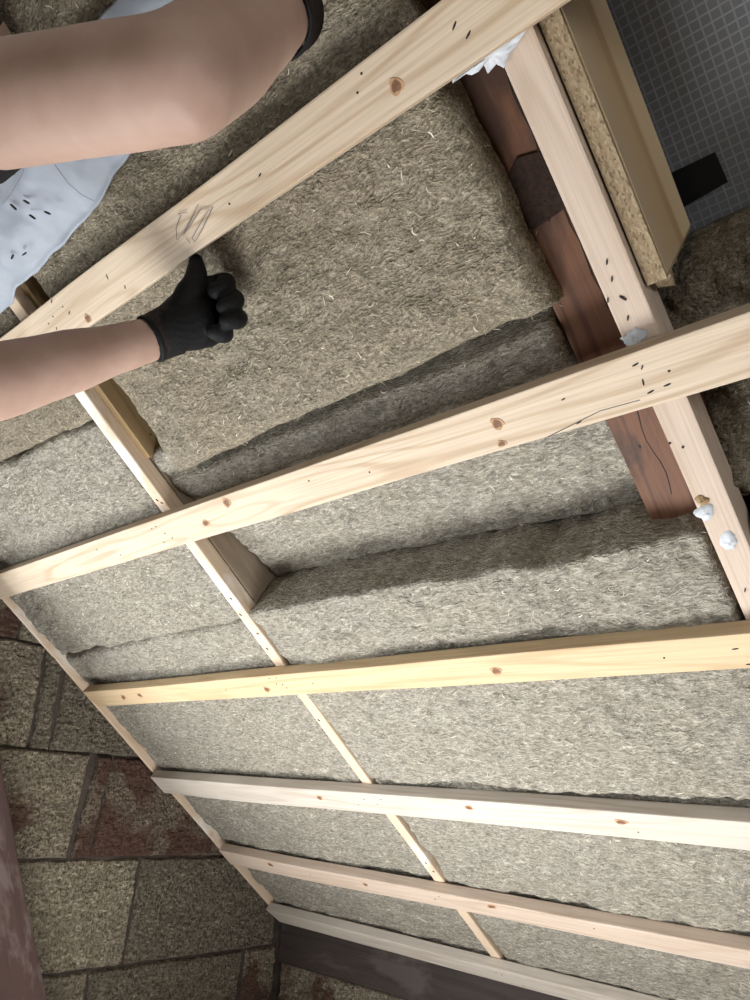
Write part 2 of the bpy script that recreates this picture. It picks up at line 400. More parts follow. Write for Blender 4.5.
# unseen window added in the gable to the left, placed for its light
gm = NT('glass'); gm.out((1, 1, 1), 0.02); gm.b.inputs['Transmission Weight'].default_value = 1.0; gm.b.inputs['IOR'].default_value = 1.05
M_WPAINT = plain('window_paint', (0.7, 0.7, 0.68), 0.4, 0.05)
def window(name, x, y0w, y1w, z0w, z1w, label):
    win = Matrix.Translation((x, (y0w + y1w) / 2, (z0w + z1w) / 2)); hw, hh = (y1w - y0w) / 2, (z1w - z0w) / 2
    wo = link(name, boxes_mesh(name, [(-0.03, a, c, 0.03, b, d) for (a, b, c, d) in ((-hw, hw, -hh, -hh + 0.05), (-hw, hw, hh - 0.05, hh), (-hw, -hw + 0.05, -hh + 0.05, hh - 0.05), (hw - 0.05, hw, -hh + 0.05, hh - 0.05), (-0.025, 0.025, -hh + 0.05, hh - 0.05))]), M_WPAINT, mw=win)
    tag(wo, label, kind='structure')
    for s in (-1, 1):
        bm = bmesh.new(); bmesh.ops.create_cube(bm, size=1); bmesh.ops.scale(bm, vec=(0.004, hw - 0.075, 2 * hh - 0.1), verts=bm.verts)
        link('pane', bm_mesh('pane', bm), gm.m, wo, win @ Matrix.Translation((0, s * (hw / 2 - 0.0125), 0)))
window('added_window_1', gx - 0.10, WY0, WY1, WZ0, WZ1, 'unseen white framed two-light window added low in the gable wall for its light')
window('added_window_2', 2.02, -0.75, 0.05, 0.6, 1.3, 'unseen white framed window added in the far end wall for fill light')  # made-up window to go with the end fill lamp

YK = 1.80
wk = wall_base('wall_back', [(XG - 0.2, YK + 0.02, 0.0, 1.9, YK + 0.2, 0.44)], 'low knee wall of woodchip blocks under the eave')
for ci, (z0, z1) in enumerate(((0.19, 0.435), (0.0, 0.186))):
    x = XG + 0.012 - 0.25 * ci
    while x < 1.8:
        sd += 1
        block(wk, 'block', 'y', YK, max(x, XG + 0.012), x + 0.49, z0, z1, (B_TAN, B_PAL, B_DRK)[sd % 3], ci == 0 and x < -1.2, sd)
        x += 0.498

# ------------------------------------------------------------------ timber
def bar(name, u0, u1, va0, va1, vb0, vb1, w0, w1, mat, bev=0.0025, warp=0.0015, cuts=40, seed=0, endcut=None):
    """timber lying along u: v from va0..va1 at the u0 end to vb0..vb1 at the u1 end; w1 is the room face."""
    L = u1 - u0; uc, vc, wc = (u0 + u1) / 2, (va0 + va1 + vb0 + vb1) / 4, (w0 + w1) / 2
    bm = box_bm(L, 1.0, w1 - w0, 0, cuts)
    for v in bm.verts:
        t = v.co.x / L + 0.5; s = 0.5 - v.co.y       # s: 0 upslope edge, 1 downslope edge
        a = va0 + (vb0 - va0) * t; b = va1 + (vb1 - va1) * t
        vv = a + (b - a) * s
        wv = warp * float(fbm(t * L * 2.2, s * 0.4, seed, 3, 2))
        v.co.y = -(vv - vc) + warp * 0.8 * float(fbm(t * L * 3.0, s * 3.0, seed, 9, 2)); v.co.z += wv
        if endcut and t < 0.0001: v.co.x += endcut * (s if endcut > 0 else (1 - s)) * (1 if endcut > 0 else -1)
    es = [e for e in bm.edges if len(e.link_faces) == 2 and e.calc_face_angle(0) > 0.6]
    bmesh.ops.bevel(bm, geom=es, offset=bev, segments=2, affect='EDGES', profile=0.6)
    o = link(name, bm_mesh(name, bm), mat, mw=roofmat(uc, vc, wc))
    return o
def upright(name, u0, u1, v0, v1, w0, w1, mat, bev=0.002, warp=0.001, cuts=40, seed=0, parent=None):
    """timber running down the slope; local x lies along its length."""
    L = v1 - v0
    bm = box_bm(L, u1 - u0, w1 - w0, 0, cuts)
    for v in bm.verts:
        v.co.y += warp * float(fbm(v.co.x * 3.5, v.co.y * 20, seed, 3, 2))
        v.co.z += warp * float(fbm(v.co.x * 2.5, v.co.y * 20, seed, 13, 2))
    es = [e for e in bm.edges if len(e.link_faces) == 2 and e.calc_face_angle(0) > 0.6]
    bmesh.ops.bevel(bm, geom=es, offset=bev, segments=2, affect='EDGES', profile=0.6)
    return link(name, bm_mesh(name, bm), mat, parent, mw=roofmat((u0 + u1) / 2, (v0 + v1) / 2, (w0 + w1) / 2, -math.pi / 2))

T = 0.026
BAT = [  # u0, v upslope/downslope at left, at right (right = u -0.13), material, label
    (-1.93, -0.143, -0.078, -0.114, -0.057, W_PALE, 'pale rough-sawn roof batten highest in view, pencil scribble on it'),
    (-1.925, 0.266, 0.331, 0.250, 0.314, W_PALE, 'pale knotty roof batten just below the black-gloved hand'),
    (-1.900, 0.656, 0.709, 0.634, 0.694, W_WARM, 'yellowish roof batten below the step in the insulation, pointed left end'),
    (-1.936, 0.988, 1.058, 0.999, 1.064, W_WHITE, 'whitish roof batten, third from the eave'),
    (-1.915, 1.311, 1.374, 1.346, 1.404, W_PINK, 'pinkish roof batten, second from the eave'),
    (-1.946, 1.602, 1.660, 1.640, 1.700, W_WHITE, 'whitish lowest roof batten just above the dark eave plate'),
]
bats = []
UR = 1.75
for i, (u0, a0, a1, b0, b1, mt, lb) in enumerate(BAT):
    k = (UR - u0) / (-0.13 - u0)
    o = bar('roof_batten', u0, UR, a0, a1, a0 + (b0 - a0) * k, a1 + (b1 - a1) * k, -T, 0.0, mt, seed=i * 3 + 1,
            endcut=(0.02 if i in (2, 5) else None), warp=0.0018)
    tag(o, lb, 'batten', 'battens across the roof slope'); bats.append((o, u0, a0, a1, b0, b1))

# knots, nails and staple holes
def disc_mesh(name, rx, ry, h, seg=14, seed=0):
    vs_, fs = [], []
    for j in range(seg):
        a = 2 * math.pi * j / seg; rr = 1 + 0.12 * math.sin(3 * a + seed) + 0.06 * math.sin(5 * a + seed * 2)
        vs_.append((rx * rr * math.cos(a), ry * rr * math.sin(a), -0.002))
    for j in range(seg):
        x, y, _ = vs_[j]; vs_.append((x * 0.93, y * 0.93, h))
    vs_.append((0, 0, h * 1.15))
    for j in range(seg):
        k = (j + 1) % seg
        fs.append((j, k, seg + k, seg + j)); fs.append((seg + j, seg + k, 2 * seg))
    return mesh(name, vs_, fs)
def bat_v(bi, u, s):
    _, u0, a0, a1, b0, b1 = bats[bi]; t = (u - u0) / (-0.13 - u0)
    lo = a0 + (b0 - a0) * t; hi = a1 + (b1 - a1) * t
    return lo + (hi - lo) * s
def surf_w(bi, u, s):
    _, u0, *_r = bats[bi]; L = UR - u0; t = (u - u0) / L
    return 0.0018 * float(fbm(t * L * 2.2, s * 0.4, bi * 3 + 1, 3, 2))
def knot(bi, u, s, rx, ry, rot=0.0):
    o = bats[bi][0]; mw = roofmat(u, bat_v(bi, u, s), surf_w(bi, u, s), rot)
    k = link('knot', disc_mesh('knot', rx, ry, 0.0006, 16, u * 9), M_KNOTL, o, mw)
    link('knot_heart', disc_mesh('knot_heart', rx * 0.68, ry * 0.68, 0.0009, 14, u * 5), M_KNOTD, k, mw)
NAILM = [disc_mesh('nail_a', 0.0016, 0.0014, 0.0005, 8), disc_mesh('nail_b', 0.0032, 0.0009, 0.0005, 8), disc_mesh('nail_c', 0.0045, 0.0011, 0.0005, 8)]
def nail(bi, u, s, kind=0, rot=0.0):
    link('nail_hole', NAILM[kind], M_BLACK, bats[bi][0], roofmat(u, bat_v(bi, u, s), surf_w(bi, u, s), rot))
knot(0, -0.345, 0.62, 0.0085, 0.008, 0.3); knot(0, -0.95, 0.85, 0.008, 0.007, 0.2)
knot(1, -0.418, 0.45, 0.0085, 0.009, 0.4); knot(1, -0.425, 0.86, 0.007, 0.005, 0); knot(1, -0.93, 0.22, 0.011, 0.009, 0.7); knot(1, -1.01, 0.58, 0.010, 0.007, 0)
knot(2, -0.62, 0.52, 0.011, 0.009, 0.1); knot(2, -1.17, 0.62, 0.010, 0.008); knot(2, -1.72, 0.5, 0.012, 0.008, 0.4); knot(2, -1.64, 0.45, 0.010, 0.007, -0.3)
knot(3, -0.86, 0.3, 0.010, 0.007); knot(3, -1.27, 0.4, 0.010, 0.008, 0.3); knot(3, -0.56, 0.35, 0.012, 0.007)
knot(4, -1.70, 0.3, 0.012, 0.009); knot(4, -0.98, 0.25, 0.014, 0.007, 0.2); knot(4, -1.35, 0.4, 0.009, 0.007)
for (bi, u, s, kd, rt) in [(0, -1.0, 0.05, 2, 0.5), (0, -0.985, 0.3, 0, 0), (0, -1.02, 0.35, 0, 0), (0, -1.04, 0.42, 0, 0), (0, -1.03, 0.62, 1, 0.8), (0, -0.98, 0.5, 2, 0.4), (0, -1.05, 0.8, 0, 0),
        (0, -1.09, 0.55, 0, 0), (0, -0.86, 0.35, 2, 1.2), (0, -0.84, 0.75, 1, 0.9), (0, -0.6, 0.6, 0, 0), (0, -0.54, 0.5, 1, 0.3), (0, -0.385, 0.35, 0, 0), (0, -0.372, 0.15, 0, 0), (0, -0.27, 0.40, 2, 0.6), (0, -0.262, 0.62, 2, 0.5),
        (1, -0.243, 0.22, 2, 0.2), (1, -0.238, 0.3, 1, 0.9), (1, -0.243, 0.55, 2, 1.4), (1, -0.24, 0.75, 2, 0.2), (1, -0.222, 0.72, 2, 0.1), (1, -0.215, 0.5, 0, 0), (1, -0.33, 0.4, 1, 0.2), (1, -0.325, 0.9, 2, 0.3),
        (1, -1.14, 0.22, 0, 0), (1, -1.155, 0.24, 0, 0), (1, -1.13, 0.5, 0, 0), (1, -1.12, 0.7, 1, 0.5), (1, -1.15, 0.75, 0, 0), (1, -1.36, 0.3, 0, 0), (1, -1.30, 0.72, 0, 0), (1, -0.63, 0.6, 0, 0), (1, -0.74, 0.35, 0, 0),
        (2, -1.14, 0.12, 1, 0), (2, -1.118, 0.12, 0, 0), (2, -1.13, 0.4, 1, 0.9), (2, -1.115, 0.45, 1, 1.1), (2, -1.11, 0.62, 0, 0), (2, -1.3, 0.5, 0, 0), (2, -1.03, 0.5, 0, 0), (2, -0.27, 0.4, 2, 0.1), (2, -0.262, 0.85, 2, 0.1), (2, -0.36, 0.5, 0, 0),
        (3, -1.13, 0.3, 1, 0.2), (3, -1.1, 0.5, 0, 0), (3, -1.16, 0.6, 0, 0), (3, -1.08, 0.25, 0, 0), (3, -0.54, 0.7, 0, 0), (4, -1.14, 0.5, 1, 0), (4, -1.12, 0.25, 0, 0), (4, -1.55, 0.5, 1, 0.3), (4, -0.75, 0.4, 0, 0), (5, -1.12, 0.3, 1, 1.2), (5, -1.105, 0.35, 1, 1.2), (5, -1.06, 0.8, 0, 0)]:
    nail(bi, u, s, kd, rt)
def tube_strokes(name, strokes, rad, mat, parent):
    cu = bpy.data.curves.new(name, 'CURVE'); cu.dimensions = '3D'; cu.bevel_depth = rad; cu.bevel_resolution = 1
    for st in strokes:
        s = cu.splines.new('POLY'); s.points.add(len(st) - 1)
        for p, c in zip(s.points, st): p.co = (*c, 1)
    tmp = bpy.data.objects.new(name, cu)
    me = bpy.data.meshes.new_from_object(tmp); bpy.data.objects.remove(tmp)
    return link(name, me, mat, parent, RM.copy())
def bpx(x, y, w):               # roof-frame point on the plane w seen at a pixel
    q = MR.T @ np.array([x - 375.0, y - 500.0, FPX]); t = -(DR - w) / (q @ NV); p = q * t
    return (p[0], -(p[1] * cp - p[2] * sp), w)
def px_stroke(pts, w=0.0012): return [bpx(x, y, w) for x, y in pts]
tube_strokes('pencil_scribble', [px_stroke([(181, 215), (176, 228), (177, 240), (184, 232), (199, 204), (193, 216), (183, 236), (188, 229), (201, 209), (209, 209), (202, 221), (192, 238), (195, 242), (203, 228), (213, 207)]),
                                 px_stroke([(178, 214), (187, 212)]), px_stroke([(186, 238), (190, 243)])], 0.00042, M_PENCIL, bats[0][0])
tube_strokes('crack', [px_stroke([(548, 437), (572, 425), (600, 411), (640, 400)], 0.0006)], 0.0005, M_PENCIL, bats[1][0])

# strips nailed along the rafters
STRIPS = [(-1.9535, -1.944, 'whitish splintered strip on the rafter against the gable wall', W_STRIP, -0.022),
          (-1.137, -1.1085, 'narrow pale strip on the middle rafter below the gloved hand', W_STRIP, -T),
          (-0.2535, -0.2160, 'pinkish pale strip with white filler on the red old rafter', W_PINK, -T),
          (0.60, 0.638, 'pale strip on the rafter beyond the right edge of view', W_STRIP, -T)]
strips = []
for i, (u0, u1, lb, mt, wt) in enumerate(STRIPS):
    h = (0.03, 0.03, 0.05, 0.03)[i]; cutn = 120
    o = upright('rafter_strip', u0, u1, -0.92, 1.70, wt - h, wt, mt, warp=(0.003, 0.0012, 0.001, 0.001)[i], cuts=120, seed=40 + i, bev=0.003)
    tag(o, lb, 'strip', 'strips along the rafters'); strips.append(o)
RAF = [(-1.9545, -1.944, -0.06, W_GREYB, 'grey-brown rafter edge along the gable wall'),
       (-1.137, -1.1085, -T - 0.031, W_GREYB, 'grey-brown middle rafter, its right side bare beside the sunken insulation'),
       (-0.331, -0.2315, -T - 0.051, W_OLD, 'old red-brown stained rafter behind the pinkish pale strip'),
       (0.50, 0.64, -T - 0.031, W_OLD, 'old red-brown rafter beyond the right edge of view')]
for i, (u0, u1, wt, mt, lb) in enumerate(RAF):
    o = upright('rafter', u0, u1, -0.92, 1.70, -0.248, wt, mt, warp=0.002, cuts=80, seed=60 + i, bev=0.004)
    tag(o, lb, 'rafter', 'rafters of the roof')
    if i == 2:
        for (a, b, rx, ry) in ((-0.318, 0.365, 0.008, 0.005), (-0.303, 0.395, 0.003, 0.002), (-0.288, 0.088, 0.0022, 0.0016), (-0.279, 0.075, 0.002, 0.0014), (-0.292, 0.105, 0.002, 0.0015), (-0.322, 0.385, 0.006, 0.004)):
            link('knot', disc_mesh('knot', rx, ry, 0.001, 12, a * 7), M_KNOTD if rx > 0.006 else M_BLACK, o, roofmat(a, b, wt + 0.001, 1.57))
        pp = [bpx(x, y, wt + 0.0012) for x, y in ((517, 158), (545, 150), (566, 208), (521, 238), (502, 190))]; pp = pp + [(a, b, c - 0.004) for a, b, c in pp]
        link('damp_stain', mesh('damp_stain', pp, [(4, 3, 2, 1, 0)] + [(k, (k + 1) % 5, 5 + (k + 1) % 5, 5 + k) for k in range(5)]), M_DAMP, o, RM.copy())
        tube_strokes('split', [[(-0.290 + 0.003 * math.sin(k), -(0.31 + 0.016 * k), wt + 0.001) for k in range(11)]], 0.0009, M_BLACK, o)
        tube_strokes('split', [[(-0.272 + 0.0015 * math.sin(k * 2), -(-0.06 + 0.02 * k), wt + 0.001) for k in range(15)]], 0.0007, M_BLACK, o)
for (px, py, kd) in [(607, 262, 1), (612, 279, 1), (608, 300, 1), (623, 298, 2), (628, 318, 1), (670, 443, 0), (683, 447, 0), (745, 590, 1)]:
    q = bpx(px, py, -T)
    link('nail_hole', NAILM[kd], M_BLACK, strips[2], RM @ Matrix.Translation((q[0], q[1], -T + 0.0008)) @ Matrix.Rotation(0.2 + kd, 4, 'Z'))
for (a, b) in [(-1.125, 0.235), (-1.118, 0.243), (-1.122, 0.47), (-1.128, 0.51), (-1.119, 0.56), (-1.124, 0.60), (-1.122, 1.26), (-1.118, 1.29), (-1.127, 0.80)]:
    link('nail_hole', NAILM[1], M_BLACK, strips[1], roofmat(a, b, -T + 0.0008, a * 40))
def blob(name, px, py, w, r, h, seed, mat=M_FILL, parent=None, sx=1.0, sy=1.0):
    q = bpx(px, py, w); n = 22; vs_, fs = [], []
    rings = 5
    for k in range(rings + 1):
        t = k / rings
        for j in range(n):
            a = 2 * math.pi * j / n
            rr = r * (1 - t) * (1 + 0.35 * float(fbm(math.cos(a) * 1.6, math.sin(a) * 1.6, seed, seed, 3)))
            z = h * (math.sin(t * math.pi / 2)) * (1 + 0.4 * float(vnoise(a * 1.5, t * 4, seed, seed))) - (0.003 if k == 0 else 0)
            vs_.append((rr * sx * math.cos(a), rr * sy * math.sin(a), z))
    for k in range(rings):
        for j in range(n):
            j2 = (j + 1) % n
            fs.append((k * n + j, k * n + j2, (k + 1) * n + j2, (k + 1) * n + j))
    return link(name, mesh(name, vs_, fs), mat, parent, RM @ Matrix.Translation(q), True)
blob('filler_patch', 705, 512, -T, 0.0125, 0.005, 3, parent=strips[2]); blob('filler_patch', 729, 541, -T, 0.014, 0.004, 8, parent=strips[2], sx=0.8)
blob('filler_patch', 634, 338, -T, 0.013, 0.004, 5, parent=strips[2], sx=1.2); blob('torn_paper', 702, 500, -T, 0.008, 0.004, 13, W_PLANK, parent=strips[2])

# plank nailed to the right flank of the middle rafter
o = upright('side_plank', -1.1080, -1.094, -0.25, 0.163, -0.19, -0.047, W_PLANK, cuts=20, seed=81, bev=0.0015)
tag(o, 'short brown plank nailed to the flank of the middle rafter under the glove', 'plank')
for (v_, w_) in ((0.075, -0.085), (0.132, -0.075), (0.10, -0.10)):
    link('nail_hole', NAILM[0], M_BLACK, o, RM @ Matrix.Translation((-1.0935, -v_, w_)) @ Matrix.Rotation(math.pi / 2, 4, 'Y'))

# chipboard at the right of the old rafter
def chip_mat():
    m = NT('chipboard_edge')
    vo = m.n('ShaderNodeTexVoronoi', Scale=520.0); m.L(m.coords((0.6, 1, 1)), vo.inputs['Vector'])
    sc = m.n('ShaderNodeSeparateColor'); m.L(vo.outputs['Color'], sc.inputs[0])
    c = m.ramp(sc.outputs[0], [(0.0, (0.15, 0.105, 0.06)), (0.2, (0.25, 0.18, 0.105)), (0.8, (0.31, 0.235, 0.145)), (1.0, (0.37, 0.29, 0.19))])
    return m.out(c, 0.85, m.bump(vo.outputs['Distance'], 0.25, 0.0012))
M_CHIP = chip_mat()
cb = upright('chipboard', -0.2150, -0.1945, -0.92, 0.203, -0.208, -0.038, M_CHIP, bev=0.0008, cuts=60, seed=91)
tag(cb, 'chipboard strip standing on edge beside the pinkish strip, broken lower end', 'board')
def veneer_mat():
    m = NT('board_face')
    tc = m.n('ShaderNodeTexCoord'); sx = m.n('ShaderNodeSeparateXYZ'); m.L(tc.outputs['Object'], sx.inputs[0])
    wv = m.noise(m.coords((3, 40, 40)), 1.0, 3, 0.6, 0.3)
    t = m.math('ADD', m.math('MULTIPLY', sx.outputs[2], 6.0), m.math('MULTIPLY', wv, 0.45))
    c = m.ramp(m.math('ADD', t, 0.3), [(0.10, (0.58, 0.44, 0.27)), (0.36, (0.54, 0.40, 0.23)), (0.46, (0.36, 0.23, 0.11)), (0.62, (0.44, 0.31, 0.17)), (0.9, (0.42, 0.32, 0.2))])
    return m.out(c, 0.6)
fc = upright('board_face', -0.1946, -0.1925, -0.92, 0.199, -0.206, -0.041, veneer_mat(), bev=0.0004, cuts=30, seed=92, parent=cb)
# tattered end: splinter wedges
for (v_, w_, ln, th) in ((0.203, -0.060, 0.016, 0.03), (0.200, -0.10, 0.008, 0.035), (0.196, -0.145, 0.010, 0.035), (0.193, -0.188, 0.006, 0.03)):
    vs_ = [(-0.214, -(v_ - 0.02), w_ - th / 2), (-0.193, -(v_ - 0.02), w_ - th / 2), (-0.193, -(v_ - 0.02), w_ + th / 2), (-0.214, -(v_ - 0.02), w_ + th / 2),
           (-0.208, -(v_ + ln * 0.5), w_ - th / 5), (-0.195, -(v_ + ln), w_), (-0.209, -(v_ + ln * 0.6), w_ + th / 4)]
    fs = [(0, 3, 2, 1), (0, 1, 5, 4), (1, 2, 5), (2, 3, 6, 5), (3, 0, 4, 6), (4, 5, 6)]
    link('splinter', mesh('splinter', vs_, fs), M_CHIP, cb, RM.copy())
# tape on the underlay
q = [bpx(x, y, -0.246) for x, y in ((667, 175), (715, 152), (728, 182), (682, 208))]
vs_ = [(a, b, -0.2475) for a, b, _ in q] + [(a, b, -0.2462) for a, b, _ in q]
o = link('black_tape', mesh('black_tape', vs_, [(0, 1, 2, 3), (7, 6, 5, 4), (0, 4, 5, 1), (1, 5, 6, 2), (2, 6, 7, 3), (3, 7, 4, 0)]), M_TAPE, mw=RM.copy())
tag(o, 'short piece of black tape stuck on the grey grid underlay', 'tape')

# eave plate, brace
bm = box_bm(3.85, 0.10, 0.13, 0.006, 60)
for v in bm.verts:
    k = float(fbm(v.co.x * 6, v.co.y * 9, v.co.z * 20, 71, 3)); v.co.y += 0.003 * k; v.co.z += 0.002 * k
o = link('eave_plate', bm_mesh('eave_plate', bm), W_DARK, mw=Matrix.Translation((-0.03, YK + 0.045, 0.497)))
tag(o, 'sooty dark wooden eave plate on the knee wall under the lowest batten', 'beam')
def between(name, p, q, wx, wy, mat, xdir, bev=0.004, cuts=30, seed=0):
    p, q = Vector(p), Vector(q); L = (q - p).length; x = (q - p).normalized()
    y = (Vector(xdir) - x * x.dot(Vector(xdir))).normalized(); z = x.cross(y)
    bm = box_bm(L, wx, wy, 0, cuts)
    for v in bm.verts:
        v.co.y += 0.003 * float(fbm(v.co.x * 5, v.co.z * 20, seed, 3, 2)); v.co.z += 0.003 * float(fbm(v.co.x * 5, v.co.y * 20, seed, 7, 2))
    es = [e for e in bm.edges if len(e.link_faces) == 2 and e.calc_face_angle(0) > 0.6]
    bmesh.ops.bevel(bm, geom=es, offset=bev, segments=2, affect='EDGES')
    c = (p + q) / 2
    mw = Matrix(((x[0], y[0], z[0], c[0]), (x[1], y[1], z[1], c[1]), (x[2], y[2], z[2], c[2]), (0, 0, 0, 1)))
    return link(name, bm_mesh(name, bm), mat, mw=mw)
a1 = np.array([-1.80, 0.748, ZC - 0.001]); a2 = np.array([-1.80, 0.972, ZC - 0.48]); d = (a2 - a1) / np.linalg.norm(a2 - a1)
off = np.array([-0.06, -0.075 * -d[2], -0.075 * d[1]]) * np.array([1, -1, 1])
off = np.array([-0.065, -abs(d[2]) * 0.07, -abs(d[1]) * 0.07])
p0 = a1 - d * 0.42 + off; p1 = a1 + d * ((a1[2] - 0.03) / -d[2]) + off
o = between('roof_brace', p0, p1, 0.14, 0.13, W_BRACE, (0, 1, 0.4), seed=5)
tag(o, 'dark red-brown slanting wooden brace in front of the gable blocks', 'brace')

# ------------------------------------------------------------------ insulation
def fibres(parent, pos, nrm_jit, n, rng, mw, lmin=0.006, lmax=0.018, wid=(0.00018, 0.00048), ang=None, name='loose_fibres', mat=None):
    k = len(pos)
    idx = rng.integers(0, k, n); p = pos[idx] + rng.normal(0, 0.002, (n, 3)) * np.array([1, 1, 0])
    th = rng.uniform(0, 2 * np.pi, n) if ang is None else rng.normal(ang, 0.55, n) + np.pi * rng.integers(0, 2, n)
    ln = lmin + (lmax - lmin) * rng.random(n) ** 2.2; cur = rng.normal(0, 1.0, n)
    w = rng.uniform(*wid, n); lift = rng.uniform(0.0002, 0.0035, n); tilt_ = rng.normal(0, 0.18, n)
    S = 4; V = []
    pts = []
    x = np.zeros(n); y = np.zeros(n)
    for s in range(S + 1):
        pts.append((x.copy(), y.copy()))
        a = th + cur * (s / S - 0.5) * 1.6
        x = x + np.cos(a) * ln / S; y = y + np.sin(a) * ln / S
    for s in range(S + 1):
        a = th + cur * (s / S - 0.5) * 1.6
        ww = w * (1.0 if 0 < s < S else 0.45)
        px = p[:, 0] + pts[s][0] - pts[S // 2][0]; py = p[:, 1] + pts[s][1] - pts[S // 2][1]
        pz = p[:, 2] + lift * (1 - (2 * s / S - 1) ** 2 * 0.8) + tilt_ * (s / S - 0.5) * ln * 0.5 + 0.0006
        V.append(np.stack([px - np.sin(a) * ww, py + np.cos(a) * ww, pz], -1)); V.append(np.stack([px + np.sin(a) * ww, py - np.cos(a) * ww, pz + w * 0.5], -1))
    V = np.stack(V, 1)      # n, 2(S+1), 3
    base = np.arange(n)[:, None] * (2 * (S + 1))
    F = np.concatenate([base + np.array([[2 * s, 2 * s + 1, 2 * s + 3, 2 * s + 2]]) for s in range(S)], 0)
    o = link(name, mesh(name, V.reshape(-1, 3), F), mat or FIB, parent, mw)
    o['kind'] = 'stuff'
    return o

def slab(label, u0, u1, v0, v1, wf, back, mat, seed, r=0.016, step=0.005, jit=0.008, dens=1500, lump=1.0, ang=None, edge_fib=170):
    """u0,u1: sides (value or (at v0, at v1)); v0,v1: upslope / downslope ends (value or (at u0, at u1)); wf(s,t): face height."""
    tup = lambda a: a if isinstance(a, tuple) else (a, a)
    u0, u1, v0, v1 = map(tup, (u0, u1, v0, v1))
    nu, nv = int((u1[0] - u0[0]) / step), int((v1[0] - v0[0]) / step)
    S, Tt = np.meshgrid(np.linspace(0, 1, nu), np.linspace(0, 1, nv))
    a = u0[0] + (u0[1] - u0[0]) * Tt; b = u1[0] + (u1[1] - u1[0]) * Tt
    c = v0[0] + (v0[1] - v0[0]) * S; e = v1[0] + (v1[1] - v1[0]) * S
    U = a + (b - a) * S; V = c + (e - c) * Tt
    z = seed * 1.7
    ej = lambda p, k: jit * (fbm(p * 9, k, z, 5, 4) * 0.8 + 0.14 * fbm(p * 70, k, z, 8, 3))
    U = U + (1 - S) ** 8 * ej(V, 1.0) + S ** 8 * ej(V, 2.0)
    V = V + (1 - Tt) ** 8 * ej(U, 3.0) + Tt ** 8 * ej(U, 4.0)
    eu = np.minimum(S, 1 - S) * (u1[0] - u0[0]); ev = np.minimum(Tt, 1 - Tt) * (v1[0] - v0[0])
    def fall(x): q_ = np.clip(1 - x / r, 0, 1); return r * (1 - np.sqrt(1 - q_ * q_ * 0.98))
    W = wf(S, Tt) - np.maximum(fall(eu), fall(ev))
    W = W + lump * (0.0055 * fbm(U * 11, V * 14, z, 1, 3) + 0.0022 * fbm(U * 60, V * 75, z, 2, 2) + 0.003 * fbm(U * 22, V * 48, z, 4, 2) + 0.0016 * vnoise(U * 190, V * 210, z, 3))
    uc, vc = (u0[0] + u1[0]) / 2, (v0[0] + v1[0]) / 2
    P = np.stack([U - uc, -(V - vc), W], -1).reshape(-1, 3)
    i = np.arange(nu * nv).reshape(nv, nu)
    F = [np.stack([i[:-1, :-1], i[1:, :-1], i[1:, 1:], i[:-1, 1:]], -1).reshape(-1, 4)]
    loop = np.concatenate([i[0, :], i[1:, -1], i[-1, -2::-1], i[-2:0:-1, 0]])
    L0 = P[loop]; k = len(loop); prev = loop; parts = [P]; n0 = len(P)
    K = 12
    cen = L0[:, :2] * 0
    du = np.zeros((k, 2))       # outward direction on the rim
    s_, t_ = S.reshape(-1)[loop], Tt.reshape(-1)[loop]
    du[:, 0] = (s_ > 0.999) * 1.0 - (s_ < 0.001) * 1.0; du[:, 1] = (t_ < 0.001) * 1.0 - (t_ > 0.999) * 1.0
    ring_pts = [L0]
    for q_ in range(1, K + 1):
        tt = q_ / K; R_ = L0.copy()
        R_[:, 2] = L0[:, 2] * (1 - tt) + back * tt
        am = 0.0035 * fbm(L0[:, 0] * 40, L0[:, 1] * 40, R_[:, 2] * 40 + z, 6, 3) + 0.003 * math.sin(math.pi * tt)
        R_[:, :2] += du * (am * (1 if tt < 1 else 0))[:, None]
        ring_pts.append(R_)
        ids = n0 + (q_ - 1) * k + np.arange(k); parts.append(R_)
        F.append(np.stack([prev, np.roll(prev, -1), np.roll(ids, -1), ids], -1)); prev = ids
    F = np.concatenate(F).tolist(); F.append(tuple(int(x) for x in prev))
    me = mesh('insulation_batt', np.concatenate(parts), F)
    mw = roofmat(uc, vc, 0.0)
    o = link('insulation_batt', me, mat, mw=mw, smooth=True)
    tag(o, label, 'insulation', 'stone wool slabs between the rafters')
    rng = np.random.default_rng(seed)
    area_ = (u1[0] - u0[0]) * (v1[0] - v0[0])
    inner = P.reshape(nv, nu, 3)[2:-2, 2:-2].reshape(-1, 3)
    if dens: fibres(o, inner, 0, int(dens * area_), rng, mw, ang=ang)
    if dens: fibres(o, inner, 0, int(260 * area_), rng, mw, 0.004, 0.013, (0.0004, 0.0008), name='straw_flecks', mat=STRAW)
    if edge_fib:
        rim = np.concatenate([x for x in ring_pts[:8]])
        fibres(o, rim, 0, int(edge_fib * 2 * ((u1[0] - u0[0]) + (v1[0] - v0[0]))), rng, mw, 0.005, 0.018, name='edge_fibres')
    return o
flat = lambda w: (lambda s, t: w + 0 * s)
